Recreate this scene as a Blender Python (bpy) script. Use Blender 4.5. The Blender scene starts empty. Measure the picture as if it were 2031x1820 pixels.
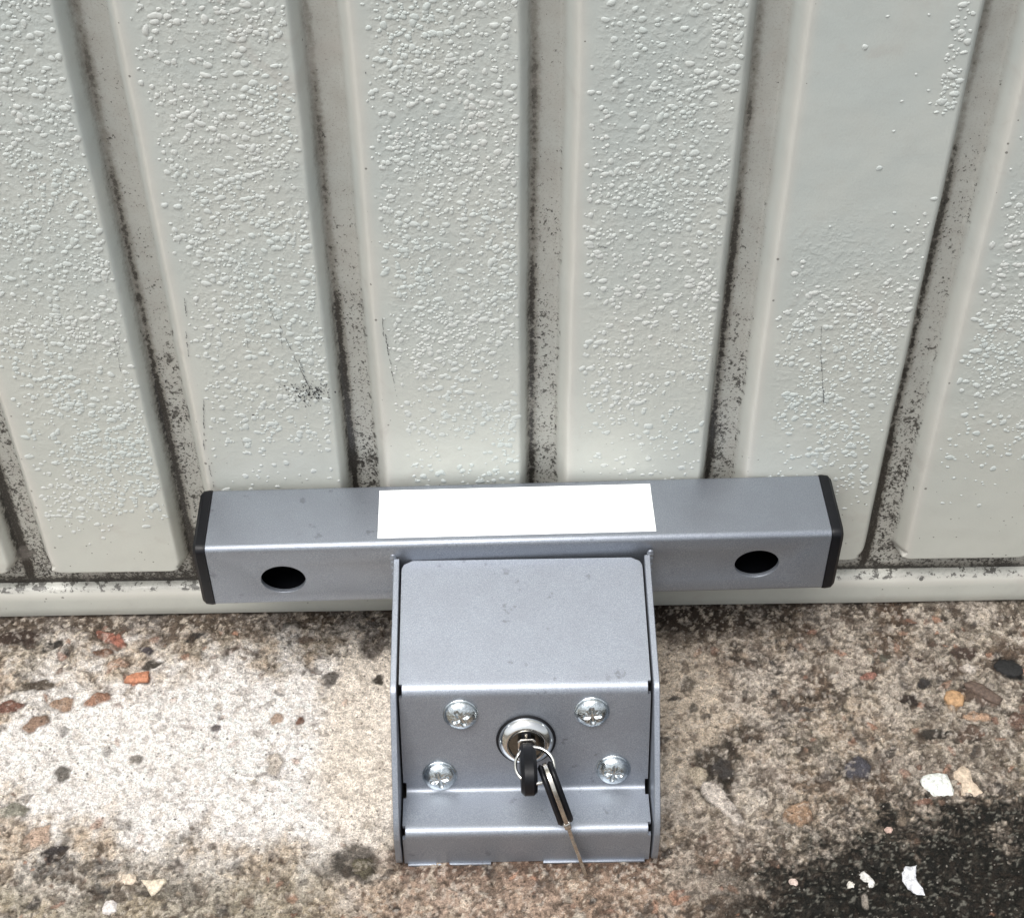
import bpy, bmesh, math, random
import numpy as np
from mathutils import Vector, Matrix
random.seed(5); RNG = np.random.default_rng(11)
SC = bpy.context.scene; COL = SC.collection

# ------------------------------------------------------------------ camera
SC.render.resolution_x, SC.render.resolution_y = 1024, 917
cd = bpy.data.cameras.new("camera"); cam = bpy.data.objects.new("camera", cd); COL.objects.link(cam)
Fw = Vector((0.00813784, 0.71911484, -0.69484359)); Rt = Vector((0.99984501, -0.01670016, -0.00557355)); Up = Vector((0.01561202, 0.69469054, 0.71913929))
M = Matrix((Rt, Up, -Fw)).transposed().to_4x4(); M.translation = Vector((-0.00686777, -0.53955845, 0.63754923))
cam.matrix_world = M
cd.sensor_fit = 'HORIZONTAL'; cd.sensor_width = 36; cd.lens = 36 * 3111.9 / 2030
cd.clip_start = 0.01; cd.clip_end = 300
SC.camera = cam

# ------------------------------------------------------------------ light: overcast sky
SUN_EL, SUN_AZ = math.radians(66), math.radians(214)      # azimuth clockwise from +Y
w = bpy.data.worlds.new("World"); SC.world = w; w.use_nodes = True
nt = w.node_tree; bg = nt.nodes['Background']
sk = nt.nodes.new('ShaderNodeTexSky'); sk.sky_type = 'NISHITA'; sk.sun_disc = False
sk.sun_elevation = SUN_EL; sk.sun_rotation = SUN_AZ; sk.dust_density = 4; sk.air_density = 1.2
hs = nt.nodes.new('ShaderNodeHueSaturation'); hs.inputs['Saturation'].default_value = 0.22
nt.links.new(sk.outputs[0], hs.inputs['Color']); nt.links.new(hs.outputs[0], bg.inputs['Color'])
bg.inputs['Strength'].default_value = 0.11
sl = bpy.data.lights.new("sun", 'SUN'); sl.energy = 1.5; sl.angle = math.radians(38); sl.color = (1, 0.97, 0.93)
so = bpy.data.objects.new("sun", sl); COL.objects.link(so)
sdv = Vector((math.sin(SUN_AZ) * math.cos(SUN_EL), math.cos(SUN_AZ) * math.cos(SUN_EL), math.sin(SUN_EL)))
so.rotation_euler = sdv.to_track_quat('Z', 'Y').to_euler()
SC.view_settings.view_transform = 'Standard'; SC.view_settings.look = 'None'
SC.view_settings.exposure = 0.7; SC.view_settings.gamma = 1

# ------------------------------------------------------------------ helpers
def lin(c):
    c = np.asarray(c, float) / 255.0
    return np.where(c <= 0.04045, c / 12.92, ((c + 0.055) / 1.055) ** 2.4)
def tag(o, label=None, cat=None, group=None, kind=None):
    if label: o['label'] = label
    if cat: o['category'] = cat
    if group: o['group'] = group
    if kind: o['kind'] = kind
    return o
def empty(name, loc=(0, 0, 0)):
    o = bpy.data.objects.new(name, None); o.empty_display_size = .02; o.location = loc; COL.objects.link(o); return o
def link(name, me, mat, parent=None, smooth=35):
    o = bpy.data.objects.new(name, me); COL.objects.link(o)
    if mat: me.materials.append(mat)
    if smooth:
        me.shade_smooth(); me.set_sharp_from_angle(angle=math.radians(smooth))
    if parent:
        o.parent = parent
        o.matrix_parent_inverse = Matrix.LocRotScale(parent.location, None, None).inverted() if parent.parent is None and parent.type == 'EMPTY' else Matrix()
    return o
def from_bm(name, bm, mat, parent=None, smooth=35):
    bmesh.ops.recalc_face_normals(bm, faces=bm.faces)
    me = bpy.data.meshes.new(name); bm.to_mesh(me); bm.free(); return link(name, me, mat, parent, smooth)
def from_np(name, V, Fc, mat, parent=None, smooth=35):
    me = bpy.data.meshes.new(name); V = np.asarray(V, np.float32); Fc = np.asarray(Fc, np.int32)
    me.vertices.add(len(V)); me.vertices.foreach_set('co', V.ravel())
    k = Fc.shape[1]; me.loops.add(Fc.size); me.loops.foreach_set('vertex_index', Fc.ravel())
    me.polygons.add(len(Fc)); me.polygons.foreach_set('loop_start', np.arange(0, Fc.size, k, dtype=np.int32))
    me.update(calc_edges=True); me.validate()
    return link(name, me, mat, parent, smooth)
def grid_faces(nr, nc, wrap=False):
    i = np.arange(nr - 1)[:, None]; j = np.arange(nc if wrap else nc - 1)[None, :]; j2 = (j + 1) % nc
    return np.stack([i * nc + j, i * nc + j2, (i + 1) * nc + j2, (i + 1) * nc + j], -1).reshape(-1, 4)
_L = np.random.default_rng(3).random((256, 256))
def vnoise(x, y):
    xi = np.floor(x).astype(int); yi = np.floor(y).astype(int); fx = x - xi; fy = y - yi
    fx = fx * fx * (3 - 2 * fx); fy = fy * fy * (3 - 2 * fy)
    g = lambda a, b: _L[a & 255, b & 255]
    return (g(xi, yi) * (1 - fx) + g(xi + 1, yi) * fx) * (1 - fy) + (g(xi, yi + 1) * (1 - fx) + g(xi + 1, yi + 1) * fx) * fy
def fbm(x, y, s, o=4, seed=0, gain=.5):
    r = 0; a = 1; t = 0
    for k in range(o):
        r = r + a * vnoise(x * s + 17.3 * (k + seed * 7 + 1), y * s + 9.1 * (k + seed * 5 + 1)); t += a; a *= gain; s *= 2.07
    return r / t
def sstep(a, b, x):
    t = np.clip((x - a) / (b - a), 0, 1); return t * t * (3 - 2 * t)

# node helpers
class NT:
    def __init__(s, name):
        s.m = bpy.data.materials.new(name); s.m.use_nodes = True; s.t = s.m.node_tree; s.b = s.t.nodes['Principled BSDF']
        s.tc = s.t.nodes.new('ShaderNodeTexCoord')
    def n(s, typ, ins=None, **kw):
        nd = s.t.nodes.new('ShaderNode' + typ)
        for k, v in kw.items(): setattr(nd, k, v)
        for k, v in (ins or {}).items():
            if isinstance(v, bpy.types.NodeSocket): s.t.links.new(v, nd.inputs[k])
            else: nd.inputs[k].default_value = v
        return nd
    def noise(s, scale, detail=3, vec=None, rough=.55, dist=0):
        return s.n('TexNoise', {'Vector': vec or s.tc.outputs['Object'], 'Scale': scale, 'Detail': detail, 'Roughness': rough, 'Distortion': dist}).outputs['Fac']
    def math(s, op, a, b=0.0, c=None, clamp=False):
        d = {0: a, 1: b}
        if c is not None: d[2] = c
        return s.n('Math', d, operation=op, use_clamp=clamp).outputs[0]
    def rng(s, v, a, b, c=0.0, d=1.0, smooth=True):
        return s.n('MapRange', {'Value': v, 'From Min': a, 'From Max': b, 'To Min': c, 'To Max': d}, interpolation_type='SMOOTHSTEP' if smooth else 'LINEAR').outputs[0]
    def mix(s, f, a, b, mode='MIX'):
        nd = s.n('Mix', data_type='RGBA', blend_type=mode)
        for i, v in ((0, f), (6, a), (7, b)):
            if isinstance(v, bpy.types.NodeSocket): s.t.links.new(v, nd.inputs[i])
            else: nd.inputs[i].default_value = v if i == 0 else (*v[:3], 1)
        return nd.outputs[2]
    def bump(s, h, strength, dist, prev=None):
        d = {'Height': h, 'Strength': strength, 'Distance': dist}
        if prev: d['Normal'] = prev
        return s.n('Bump', d).outputs[0]
    def set(s, **kw):
        for k, v in kw.items():
            k = k.replace('_', ' ')
            if isinstance(v, bpy.types.NodeSocket): s.t.links.new(v, s.b.inputs[k])
            else: s.b.inputs[k].default_value = (*v[:3], 1) if hasattr(v, '__len__') else v
        return s.m
    def attr(s, name): return s.n('Attribute', attribute_name=name)

# ------------------------------------------------------------------ materials
def mat_powder():
    n = NT('silver_powder_coat'); a = n.noise(2600, 2); b = n.noise(60, 3)
    c = n.mix(n.rng(a, .35, .68), (.250, .276, .318), (.380, .410, .462))
    c = n.mix(n.rng(b, .35, .7, 0, .25), c, (.245, .26, .295))
    sc = n.noise(170, 3, rough=.6); sm = n.math('MULTIPLY', n.rng(sc, .61, .70, 0, .38), n.rng(n.noise(22, 2), .5, .6))
    c = n.mix(sm, c, (.09, .09, .10))
    r = n.rng(a, .3, .7, .34, .46)
    n.set(Base_Color=c, Metallic=.72, Roughness=r, Normal=n.bump(a, .35, .0002))
    return n.m
def mat_door():
    n = NT('weathered_door_paint'); P = n.tc.outputs['Object']
    sep = n.n('SeparateXYZ', {0: P}); z = sep.outputs['Z']
    g = n.attr('groove').outputs['Fac']; co = n.attr('corner').outputs['Fac']; ed = n.attr('edge').outputs['Fac']
    big = n.noise(14, 4); mid = n.noise(90, 4); fine = n.noise(900, 3)
    base = n.mix(n.rng(big, .35, .65), (0.469, 0.508, 0.490), (0.512, 0.535, 0.504))
    low = n.rng(z, .30, .03)
    base = n.mix(n.math('MULTIPLY', low, .75), base, (0.508, 0.512, 0.457))
    base = n.mix(n.rng(mid, .5, .75, 0, .22), base, (0.426, 0.426, 0.395))
    base = n.mix(n.rng(fine, .45, .75, 0, .12), base, (.40, .40, .38))
    # lit side of the rising rib, painted paler
    base = n.mix(n.math('MULTIPLY', ed, .55), base, (0.574, 0.550, 0.504))
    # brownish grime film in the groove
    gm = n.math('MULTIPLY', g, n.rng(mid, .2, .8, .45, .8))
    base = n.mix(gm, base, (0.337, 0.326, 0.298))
    # mould line along the groove corner, soft flank shade painted in with it
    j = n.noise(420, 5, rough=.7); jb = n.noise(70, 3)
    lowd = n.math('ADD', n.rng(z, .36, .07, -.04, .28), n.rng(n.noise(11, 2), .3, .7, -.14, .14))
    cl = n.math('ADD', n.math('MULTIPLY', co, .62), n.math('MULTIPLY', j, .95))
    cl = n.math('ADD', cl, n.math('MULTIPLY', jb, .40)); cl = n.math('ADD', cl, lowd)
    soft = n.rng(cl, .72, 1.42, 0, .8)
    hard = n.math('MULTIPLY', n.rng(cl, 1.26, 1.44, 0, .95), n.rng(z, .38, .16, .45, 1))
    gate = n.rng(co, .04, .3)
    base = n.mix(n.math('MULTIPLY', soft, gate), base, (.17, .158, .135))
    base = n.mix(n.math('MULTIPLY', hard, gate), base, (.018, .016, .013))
    # specks in the groove, denser near the ground
    s1 = n.noise(620, 4, rough=.75); s1b = n.noise(45, 3)
    thr = n.math('ADD', n.math('ADD', s1, n.math('MULTIPLY', s1b, .22)), n.rng(z, .42, .05, -.10, .05))
    sp = n.math('MULTIPLY', n.rng(thr, .68, .74), n.rng(g, .5, .9))
    base = n.mix(sp, base, (.022, .02, .018))
    s2 = n.noise(260, 4, rough=.7)
    thr2 = n.math('ADD', n.math('ADD', s2, n.math('MULTIPLY', s1b, .30)), n.rng(z, .45, .05, -.12, .06))
    sp2 = n.math('MULTIPLY', n.rng(thr2, .745, .81, 0, .85), n.rng(g, .15, .6))
    base = n.mix(sp2, base, (.03, .027, .023))
    s3 = n.noise(1100, 3, rough=.8)
    base = n.mix(n.math('MULTIPLY', n.rng(s3, .52, .7, 0, .6), n.rng(g, .4, .9)), base, (.22, .20, .175))
    # sparse specks and fly dirt anywhere
    v = n.n('TexVoronoi', {'Vector': P, 'Scale': 75, 'Randomness': 1.0}); vd = v.outputs['Distance']
    vc = n.n('SeparateColor', {0: v.outputs['Color']}).outputs[0]
    rad = n.rng(vc, .90, 1.0, 0, .085, False)
    dot = n.math('LESS_THAN', vd, rad)
    dot = n.math('MULTIPLY', dot, n.rng(mid, .42, .5))
    base = n.mix(n.math('MULTIPLY', dot, .85), base, (.05, .048, .045))
    v2 = n.n('TexVoronoi', {'Vector': P, 'Scale': 260, 'Randomness': 1.0}); vc2 = n.n('SeparateColor', {0: v2.outputs['Color']}).outputs[1]
    edz = n.math('ADD', n.math('MULTIPLY', ed, .05), .0)
    rad2 = n.math('MULTIPLY', n.rng(vc2, .78, 1.0, 0, 1, False), n.math('ADD', n.rng(z, .2, .04, .02, .12), n.math('MULTIPLY', ed, .16)))
    base = n.mix(n.math('MULTIPLY', n.math('LESS_THAN', v2.outputs['Distance'], rad2), .75), base, (.09, .085, .075))
    # rust-tinged smear
    sm = n.noise(28, 4, dist=1.5)
    base = n.mix(n.rng(sm, .62, .72, 0, .25), base, (.40, .37, .34))
    h = n.rng(n.noise(300, 2), .42, .66); h2 = n.noise(30, 2); face = n.attr('wet').outputs['Fac']; h = n.math('MULTIPLY', h, face)
    bmp = n.bump(h, .22, .0008); bmp = n.bump(h2, .4, .002, bmp); bmp = n.bump(fine, .15, .0004, bmp)
    n.set(Base_Color=base, Roughness=n.rng(mid, .3, .7, .32, .5), Normal=bmp)
    n.b.inputs['Specular IOR Level'].default_value = .5
    return n.m
def mat_drop():
    n = NT('rain_wet_paint'); a = n.noise(12, 3); b = n.noise(700, 2)
    c = n.mix(n.rng(a, .35, .65), (0.496, 0.539, 0.521), (0.535, 0.554, 0.531))
    n.set(Base_Color=c, Roughness=.42, Normal=n.bump(b, .3, .0004))
    n.b.inputs['Coat Weight'].default_value = .12; n.b.inputs['Coat Roughness'].default_value = .12; n.b.inputs['Coat IOR'].default_value = 1.33
    return n.m
def mat_ground():
    n = NT('weathered_concrete'); c = n.attr('Col').outputs['Color']
    a = n.noise(1500, 3, rough=.7); b = n.noise(420, 4, rough=.7); k = n.noise(150, 3)
    gr = n.rng(a, .3, .72, .56, 1.42, False)
    v = n.n('CombineColor', {0: gr, 1: gr, 2: gr}).outputs[0]
    c = n.mix(1.0, c, v, 'MULTIPLY')
    gr = n.rng(b, .3, .72, .74, 1.26, False)
    v = n.n('CombineColor', {0: gr, 1: gr, 2: gr}).outputs[0]
    c = n.mix(1.0, c, v, 'MULTIPLY')
    pep = n.noise(1000, 2, rough=.8); c = n.mix(n.rng(pep, .595, .66, 0, .52), c, (.055, .045, .038)); br = n.rng(pep, .42, .33, 1, 1.45); c = n.mix(1.0, c, n.n('CombineColor', {0: br, 1: br, 2: br}).outputs[0], 'MULTIPLY')
    vo = n.n('TexVoronoi', {'Vector': n.tc.outputs['Object'], 'Scale': 520})
    vc = n.n('SeparateColor', {0: vo.outputs['Color']})
    c = n.mix(n.math('MULTIPLY', n.math('LESS_THAN', vo.outputs['Distance'], n.rng(vc.outputs[0], .8, 1, 0, .30, False)), .4), c, (.60, .56, .50))
    c = n.mix(n.math('MULTIPLY', n.math('LESS_THAN', vo.outputs['Distance'], n.rng(vc.outputs[1], .82, 1, 0, .36, False)), .7), c, (.06, .045, .035))
    bm_ = n.bump(a, .9, .0010); bm_ = n.bump(b, .8, .0020, bm_)
    n.set(Base_Color=c, Roughness=n.rng(b, .3, .7, .55, .9), Normal=bm_)
    n.b.inputs['Specular IOR Level'].default_value = .22
    return n.m
def mat_simple(name, col, rough=.5, metal=0., var=.25, scale=300, bump=.2, bd=.0004, **kw):
    n = NT(name); a = n.noise(scale, 4, rough=.65)
    lo = tuple(x * (1 - var) for x in col); hi = tuple(min(1, x * (1 + var)) for x in col)
    n.set(Base_Color=n.mix(n.rng(a, .3, .7), lo, hi), Roughness=rough, Metallic=metal, Normal=n.bump(a, bump, bd))
    for k, v in kw.items(): n.b.inputs[k.replace('_', ' ')].default_value = v
    return n.m
PW = mat_powder(); DOOR = mat_door(); DROP = mat_drop(); GND = mat_ground()
BLK = mat_simple('black_plastic_and_shade', (.0045, .005, .007), .42, 0, .2, 500, .2, .0002, Specular_IOR_Level=.3)
STK = mat_simple('white_sticker', (.93, .95, .95), .55, 0, .01, 200, .02, .0001)
ZNC = mat_simple('zinc_plated_steel', (.62, .67, .69), .17, 1., .18, 700, .45, .0005)
CHR = mat_simple('chromed_steel', (.78, .79, .78), .10, 1., .03, 300, .05, .0001)
PLG = mat_simple('plug_metal', (.17, .165, .15), .22, 1., .1, 400, .1, .0002)  # darker than the bezel, paints in the reflected ground
STL = mat_simple('key_steel', (.66, .63, .58), .25, 1., .15, 900, .25, .0002)
WIRE = mat_simple('ring_steel', (.85, .85, .82), .2, 1., .03, 500, .05, .0001)
INK = mat_simple('scuff_black', (.045, .045, .05), .7, 0, .4, 800)

# ------------------------------------------------------------------ ground
def axis(lo, hi, step, outer, kin=1.35):
    mid = np.arange(lo, hi + step / 2, step); a = [hi]; d = step
    b = []
    x = hi
    while x < outer: d *= kin; x += d; b.append(x)
    a = []; x = lo; d = step
    while x > -outer: d *= kin; x -= d; a.append(x)
    return np.concatenate([a[::-1], mid, b])
gx = axis(-.31, .31, .00065, 60); gy = axis(-.215, .020, .00065, 60)
X, Y = np.meshgrid(gx, gy)
near = sstep(.6, .3, np.hypot(X, Y + .1))
n1 = fbm(X, Y, 22, 5, 1); n2 = fbm(X, Y, 90, 4, 2, .6); n3 = fbm(X, Y, 350, 3, 3, .6); n4 = fbm(X, Y, 9, 4, 4); n5 = fbm(X, Y, 45, 5, 5, .65)
H = (n1 - .5) * .0045 * near + (n2 - .5) * .0016 + (n3 - .5) * .0011
def C(*c): return lin(c) * 1.0
def mixc(A, B, f): return A * (1 - f[..., None]) + np.asarray(B) * f[..., None]
col = np.ones(X.shape + (3,)) * C(180, 168, 155)
col = mixc(col, C(206, 198, 189), sstep(.02, -.10, X))
col = mixc(col, C(190, 172, 152), sstep(.45, .62, n5))
col = mixc(col, C(138, 128, 112), sstep(.53, .68, fbm(X, Y, 60, 5, 8, .65)) * .8)
# pale worn area left of the housing
d = np.hypot((X + .135) / .185, (Y + .086) / .074) + (n1 - .5) * 1.2 + (n5 - .5) * 1.0 + (n2 - .5) * .5 + (n3 - .5) * .3
pale = sstep(1.12, .50, d)
col = mixc(col, C(242, 236, 231), pale * .94)
d = np.hypot((X + .072) / .035, (Y + .075) / .075) + (n1 - .5) * .6
col = mixc(col, C(232, 219, 203), sstep(1.1, .6, d) * .85)
d = np.hypot((X - .080) / .036, (Y + .068) / .058) + (n5 - .5) * 1.2 + (n2 - .5) * .5
buff = sstep(1.2, .5, d); col = mixc(col, C(216, 199, 178), buff * .9)
# olive, rough lower left
f = sstep(-.125, -.165, Y + (n1 - .5) * .06) * sstep(-.02, -.12, X)
col = mixc(col, C(150, 140, 118), f * .7)
# brown reddish grit bottom centre
f = sstep(-.13, -.16, Y + (n5 - .5) * .05) * sstep(-.10, -.05, X) * sstep(.14, .08, X)
col = mixc(col, C(165, 138, 118), f * .75)
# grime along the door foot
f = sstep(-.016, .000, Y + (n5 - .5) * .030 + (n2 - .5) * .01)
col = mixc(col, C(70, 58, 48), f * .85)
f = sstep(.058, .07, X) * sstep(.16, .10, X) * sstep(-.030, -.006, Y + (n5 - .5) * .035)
col = mixc(col, C(52, 42, 34), f * .85)  # bar's shadow painted over the dirt right of the housing
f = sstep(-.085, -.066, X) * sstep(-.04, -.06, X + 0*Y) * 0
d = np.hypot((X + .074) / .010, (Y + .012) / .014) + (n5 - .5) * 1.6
col = mixc(col, C(48, 42, 40), sstep(1.0, .6, d) * .8)  # shadow under the bar, painted at the housing's left side
# dark crumbly clump right of the housing
for cx, cy, rx, ry, st in ((.100, -.090, .016, .022, .9), (.112, -.075, .016, .012, .75), (.094, -.105, .012, .012, .85), (.088, -.047, .005, .006, .7), (.165, -.098, .013, .012, .75), (.135, -.062, .012, .010, .5), (-.073, -.147, .012, .010, .8), (-.085, -.151, .010, .008, .6),
                           (-.20, -.148, .025, .008, .7), (-.17, -.158, .03, .010, .5), (.14, -.085, .02, .008, .5)):
    d = np.hypot((X - cx) / rx, (Y - cy) / ry) + (n5 - .5) * 2.2 + (n2 - .5) * 1.0
    col = mixc(col, C(46, 42, 36), sstep(1.0, .5, d) * st)
# darkening grit towards the right, grey
f = sstep(.14, .22, X + (n1 - .5) * .1) * sstep(-.12, -.09, Y)
col = mixc(col, C(140, 131, 118), f * .75)
f = sstep(.235, .262, X + (n5 - .5) * .03) * sstep(-.085, -.10, Y) * sstep(-.13, -.115, Y)
col = mixc(col, C(166, 158, 118), f * .7)
# dark mossy corner, lower right
e = (-.121 - Y) + np.minimum((X - .185) * .28, 0.0) + (n5 - .5) * .060 + (n2 - .5) * .034 + (n3 - .5) * .03 + (n1 - .5) * .03 + (fbm(X, Y, 700, 2, 95, .7) - .5) * .045
trans = sstep(-.050, .000, e); core = sstep(-.022, .018, e)
f = trans * sstep(.03, .09, X) * (.35 + .65 * sstep(.42, .58, fbm(X, Y, 130, 4, 9, .7)))
col = mixc(col, C(92, 80, 68), f * .8)
moss = core * sstep(.06, .12, X)
col = mixc(col, C(19, 21, 18), moss * .98)
gl = sstep(.66, .74, fbm(X, Y, 160, 3, 12, .7)) * moss
col = mixc(col, C(66, 64, 56), gl * .6)  # glints painted into the moss colour
H += moss * ((n3 - .5) * .0022 + (n2 - .5) * .0014 - .0008)
H += -.0012 * sstep(.60, .72, fbm(X, Y, 120, 3, 15, .6)) * (1 - pale * .7)
farf = 1 - near
col = mixc(col, C(95, 90, 80), farf * sstep(-.25, -.5, Y))
# blotchy brown and black staining on the right
f = sstep(.085, .13, X) * sstep(.54, .68, fbm(X, Y, 38, 4, 90, .65)) * (1 - moss); col = mixc(col, C(92, 72, 56), f * .75)
f = sstep(.085, .11, X) * sstep(.60, .68, fbm(X, Y, 75, 5, 91, .7)) * (1 - moss); col = mixc(col, C(44, 38, 34), f * .75)
f = sstep(.02, .10, X) * sstep(.60, .70, fbm(X, Y, 50, 4, 92, .6)) * (1 - moss); col = mixc(col, C(206, 194, 180), f * .6)
# contact shade painted with dirt round the foot of the housing
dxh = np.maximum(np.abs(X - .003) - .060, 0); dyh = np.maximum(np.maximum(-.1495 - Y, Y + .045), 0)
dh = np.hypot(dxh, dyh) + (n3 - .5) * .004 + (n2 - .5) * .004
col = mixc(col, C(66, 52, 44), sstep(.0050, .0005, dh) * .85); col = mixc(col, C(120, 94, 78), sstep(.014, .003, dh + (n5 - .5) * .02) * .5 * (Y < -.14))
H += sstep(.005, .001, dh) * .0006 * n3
# fine grit: dark pits and light grains
rough = (1 - pale * .62) * (1 - .6 * buff)
dk = sstep(.58, .68, fbm(X, Y, 300, 3, 70, .7)) * rough; col = mixc(col, C(62, 52, 44), dk * (.25 + .25 * sstep(0, .1, X)))
dk = sstep(.58, .64, fbm(X, Y, 520, 2, 71, .7)) * rough; col = mixc(col, C(48, 42, 36), dk * .55)
lg = sstep(.60, .68, fbm(X, Y, 330, 3, 72, .7)) * (rough * (1 - moss) + .06 * moss); col = mixc(col, C(214, 200, 182), lg * .6)
gl2 = sstep(.66, .76, fbm(X * .55, Y, 900, 2, 73, .6)) * moss; col = mixc(col, C(132, 130, 120), gl2 * .6)  # wet glints on the moss, painted as pale flecks
H -= dk * .0004; H += lg * .0003
# embedded aggregate stones
ix0 = np.searchsorted(gx, -.31); iy0 = np.searchsorted(gy, -.215)
def stamp(cx, cy, a, b, th, c, lift, seed, soft=.12, alpha=1.0):
    r = max(a, b) * 1.5
    i0, i1 = np.searchsorted(gx, [cx - r, cx + r]); j0, j1 = np.searchsorted(gy, [cy - r, cy + r])
    if i1 <= i0 or j1 <= j0: return
    xs = X[j0:j1, i0:i1] - cx; ys = Y[j0:j1, i0:i1] - cy
    u = xs * math.cos(th) + ys * math.sin(th); v = -xs * math.sin(th) + ys * math.cos(th)
    ang = np.arctan2(v / b, u / a)
    wn = (fbm(xs, ys, 420, 3, seed % 7 + 60) - .5) * .30
    c = np.asarray(c); c = c * .74 + c.mean() * .20 + .006
    rr = (np.hypot(u / a, v / b) + wn) / (1 + .16 * np.sin(2 * ang + seed) + .12 * np.sin(3 * ang + seed * 2.3) + .07 * np.sin(5 * ang + seed * 5.1))
    m = sstep(1 + soft, 1 - soft, rr)
    t = fbm(xs, ys, 260, 3, seed % 9 + 20)[..., None]
    col[j0:j1, i0:i1] = col[j0:j1, i0:i1] * (1 - m[..., None] * alpha) + (np.asarray(c) * (.62 + .76 * t)) * m[..., None] * alpha
    rim = np.exp(-((rr - 1.08) / .14) ** 2)
    H[j0:j1, i0:i1] += lift * np.clip(1 - rr * rr, 0, 1) ** .6 - rim * .0004
    col[j0:j1, i0:i1] *= 1 - .35 * rim[..., None] * alpha
PAL = [(120, 92, 72), (98, 76, 60), (150, 104, 80), (84, 78, 70), (60, 54, 50), (160, 140, 116), (190, 176, 156), (128, 112, 96), (110, 100, 92), (178, 128, 96), (214, 200, 182), (66, 62, 60)]
for _ in range(2600):
    x = RNG.uniform(-.30, .30); y = RNG.uniform(-.21, 0.0)
    j = min(len(gy) - 1, np.searchsorted(gy, y)); i = min(len(gx) - 1, np.searchsorted(gx, x))
    pl_ = pale[j, i]; ms = moss[j, i]
    dens = (.85 if (x < -.12 and y > -.075) or (x > .13 and y > -.12) or y < -.135 else .42)
    if RNG.random() > dens * (1 - .75 * pl_) * (1 - .9 * ms): continue
    s = .0008 + .0020 * RNG.random() ** 2.2
    if RNG.random() < .05 and pl_ < .5: s *= 1.8
    c = C(*PAL[RNG.integers(len(PAL))])
    stamp(x, y, s * RNG.uniform(1, 1.7), s * RNG.uniform(.6, 1), RNG.uniform(0, 3.14), c, RNG.uniform(-.0008, .0009), int(RNG.integers(1, 60)), .2, RNG.uniform(.45, .95) * (1 - .4 * pl_))
# stones that stand out in the slab: x, y, half length, half width, turn, colour, lift
for s_ in ((-.1938, -.0369, .0058, .0034, .0, (196, 122, 80), .0012), (-.2083, -.0111, .0050, .0032, -.4, (190, 112, 84), .0010), (-.214, -.0085, .006, .003, -.2, (170, 100, 74), .0006),
           (-.2555, -.0538, .0062, .0040, -.1, (128, 84, 66), .0012), (-.2439, -.0398, .0075, .0036, .2, (88, 76, 62), -.0012), (-.2411, -.0144, .0060, .0026, .45, (52, 48, 42), -.0014),
           (-.0949, -.039, .0048, .0038, .7, (118, 110, 102), .0006), (-.0704, -.0395, .0030, .0030, .2, (66, 58, 48), -.0010), (-.262, -.008, .012, .006, .1, (62, 46, 36), -.001),
           (.2528, -.0389, .0078, .0058, -.4, (22, 21, 20), -.0008), (.2330, -.0565, .0098, .0052, -.75, (104, 84, 70), .0022), (.2205, -.0590, .0052, .0056, 0, (170, 134, 92), .0016),
           (.2323, -.0285, .0075, .0040, -.15, (82, 64, 54), -.0010), (.232, -.0390, .0036, .0028, .0, (214, 200, 186), .0006), (.2088, -.0323, .0030, .0018, .1, (70, 48, 44), 0),
           (.1985, -.058, .0040, .0040, .7, (52, 42, 36), -.0010), (.2075, -.0475, .0034, .0032, .4, (58, 54, 52), -.0012), (.206, -.079, .0095, .0024, .05, (62, 56, 48), -.0014),
           (.230, -.0690, .0060, .0030, -.2, (184, 146, 112), .0008), (.2500, -.0720, .0056, .0050, .2, (116, 88, 72), .0010), (.2580, -.058, .0040, .0034, 0, (84, 60, 50), .0008),
           (.180, -.043, .0042, .0024, .2, (166, 110, 90), .0006), (.1905, -.031, .0032, .0026, 0, (96, 92, 78), .0004), (.165, -.0985, .0055, .0070, -.3, (78, 76, 84), .0010), (.1325, -.1230, .0055, .0075, -.5, (168, 132, 98), .0010),
           (.096, -.115, .0052, .0130, .62, (214, 200, 186), .0010), (.087, -.101, .0040, .0060, .5, (196, 178, 150), .0006), (-.240, -.1150, .0060, .0040, 0, (150, 146, 128), .0006), (-.226, -.1290, .0075, .0045, .6, (196, 164, 138), .0008),
           (-.216, -.1385, .0070, .0035, .3, (58, 52, 50), -.0012), (-.1185, -.0905, .0045, .0060, .1, (206, 192, 176), .0004), (-.221, -.094, .0040, .0038, .3, (112, 106, 98), -.0008), (-.187, -.0860, .0028, .0026, 0, (140, 132, 122), .0003),
           (-.2290, -.0520, .0055, .0045, .5, (170, 136, 108), .0006), (-.2120, -.049, .0060, .0038, .6, (158, 112, 84), .0006), (-.240, -.0640, .0060, .0042, .4, (150, 118, 94), .0006), (-.205, -.027, .0048, .0040, 0, (184, 146, 118), .0004),
           (-.214, -.0190, .0052, .0026, .1, (132, 92, 66), .0006), (-.192, -.018, .0036, .0024, -.3, (72, 64, 66), .0002), (-.188, -.0275, .0050, .0026, .1, (78, 70, 60), -.001), (-.168, -.0100, .0050, .0022, .35, (50, 46, 42), -.001),
           (-.072, -.1485, .0048, .0060, -.3, (96, 88, 66), .0010), (-.150, -.0680, .0022, .0020, 0, (96, 88, 90), -.0004), (-.12, -.064, .0030, .0034, 0, (178, 150, 128), .0004), (-.108, -.066, .0022, .0026, 0, (140, 100, 80), .0004)):
    stamp(s_[0], s_[1], s_[2], s_[3], s_[4], C(*s_[5]), s_[6], int(abs(s_[0]) * 1e4) % 50 + 1, .10)
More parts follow.
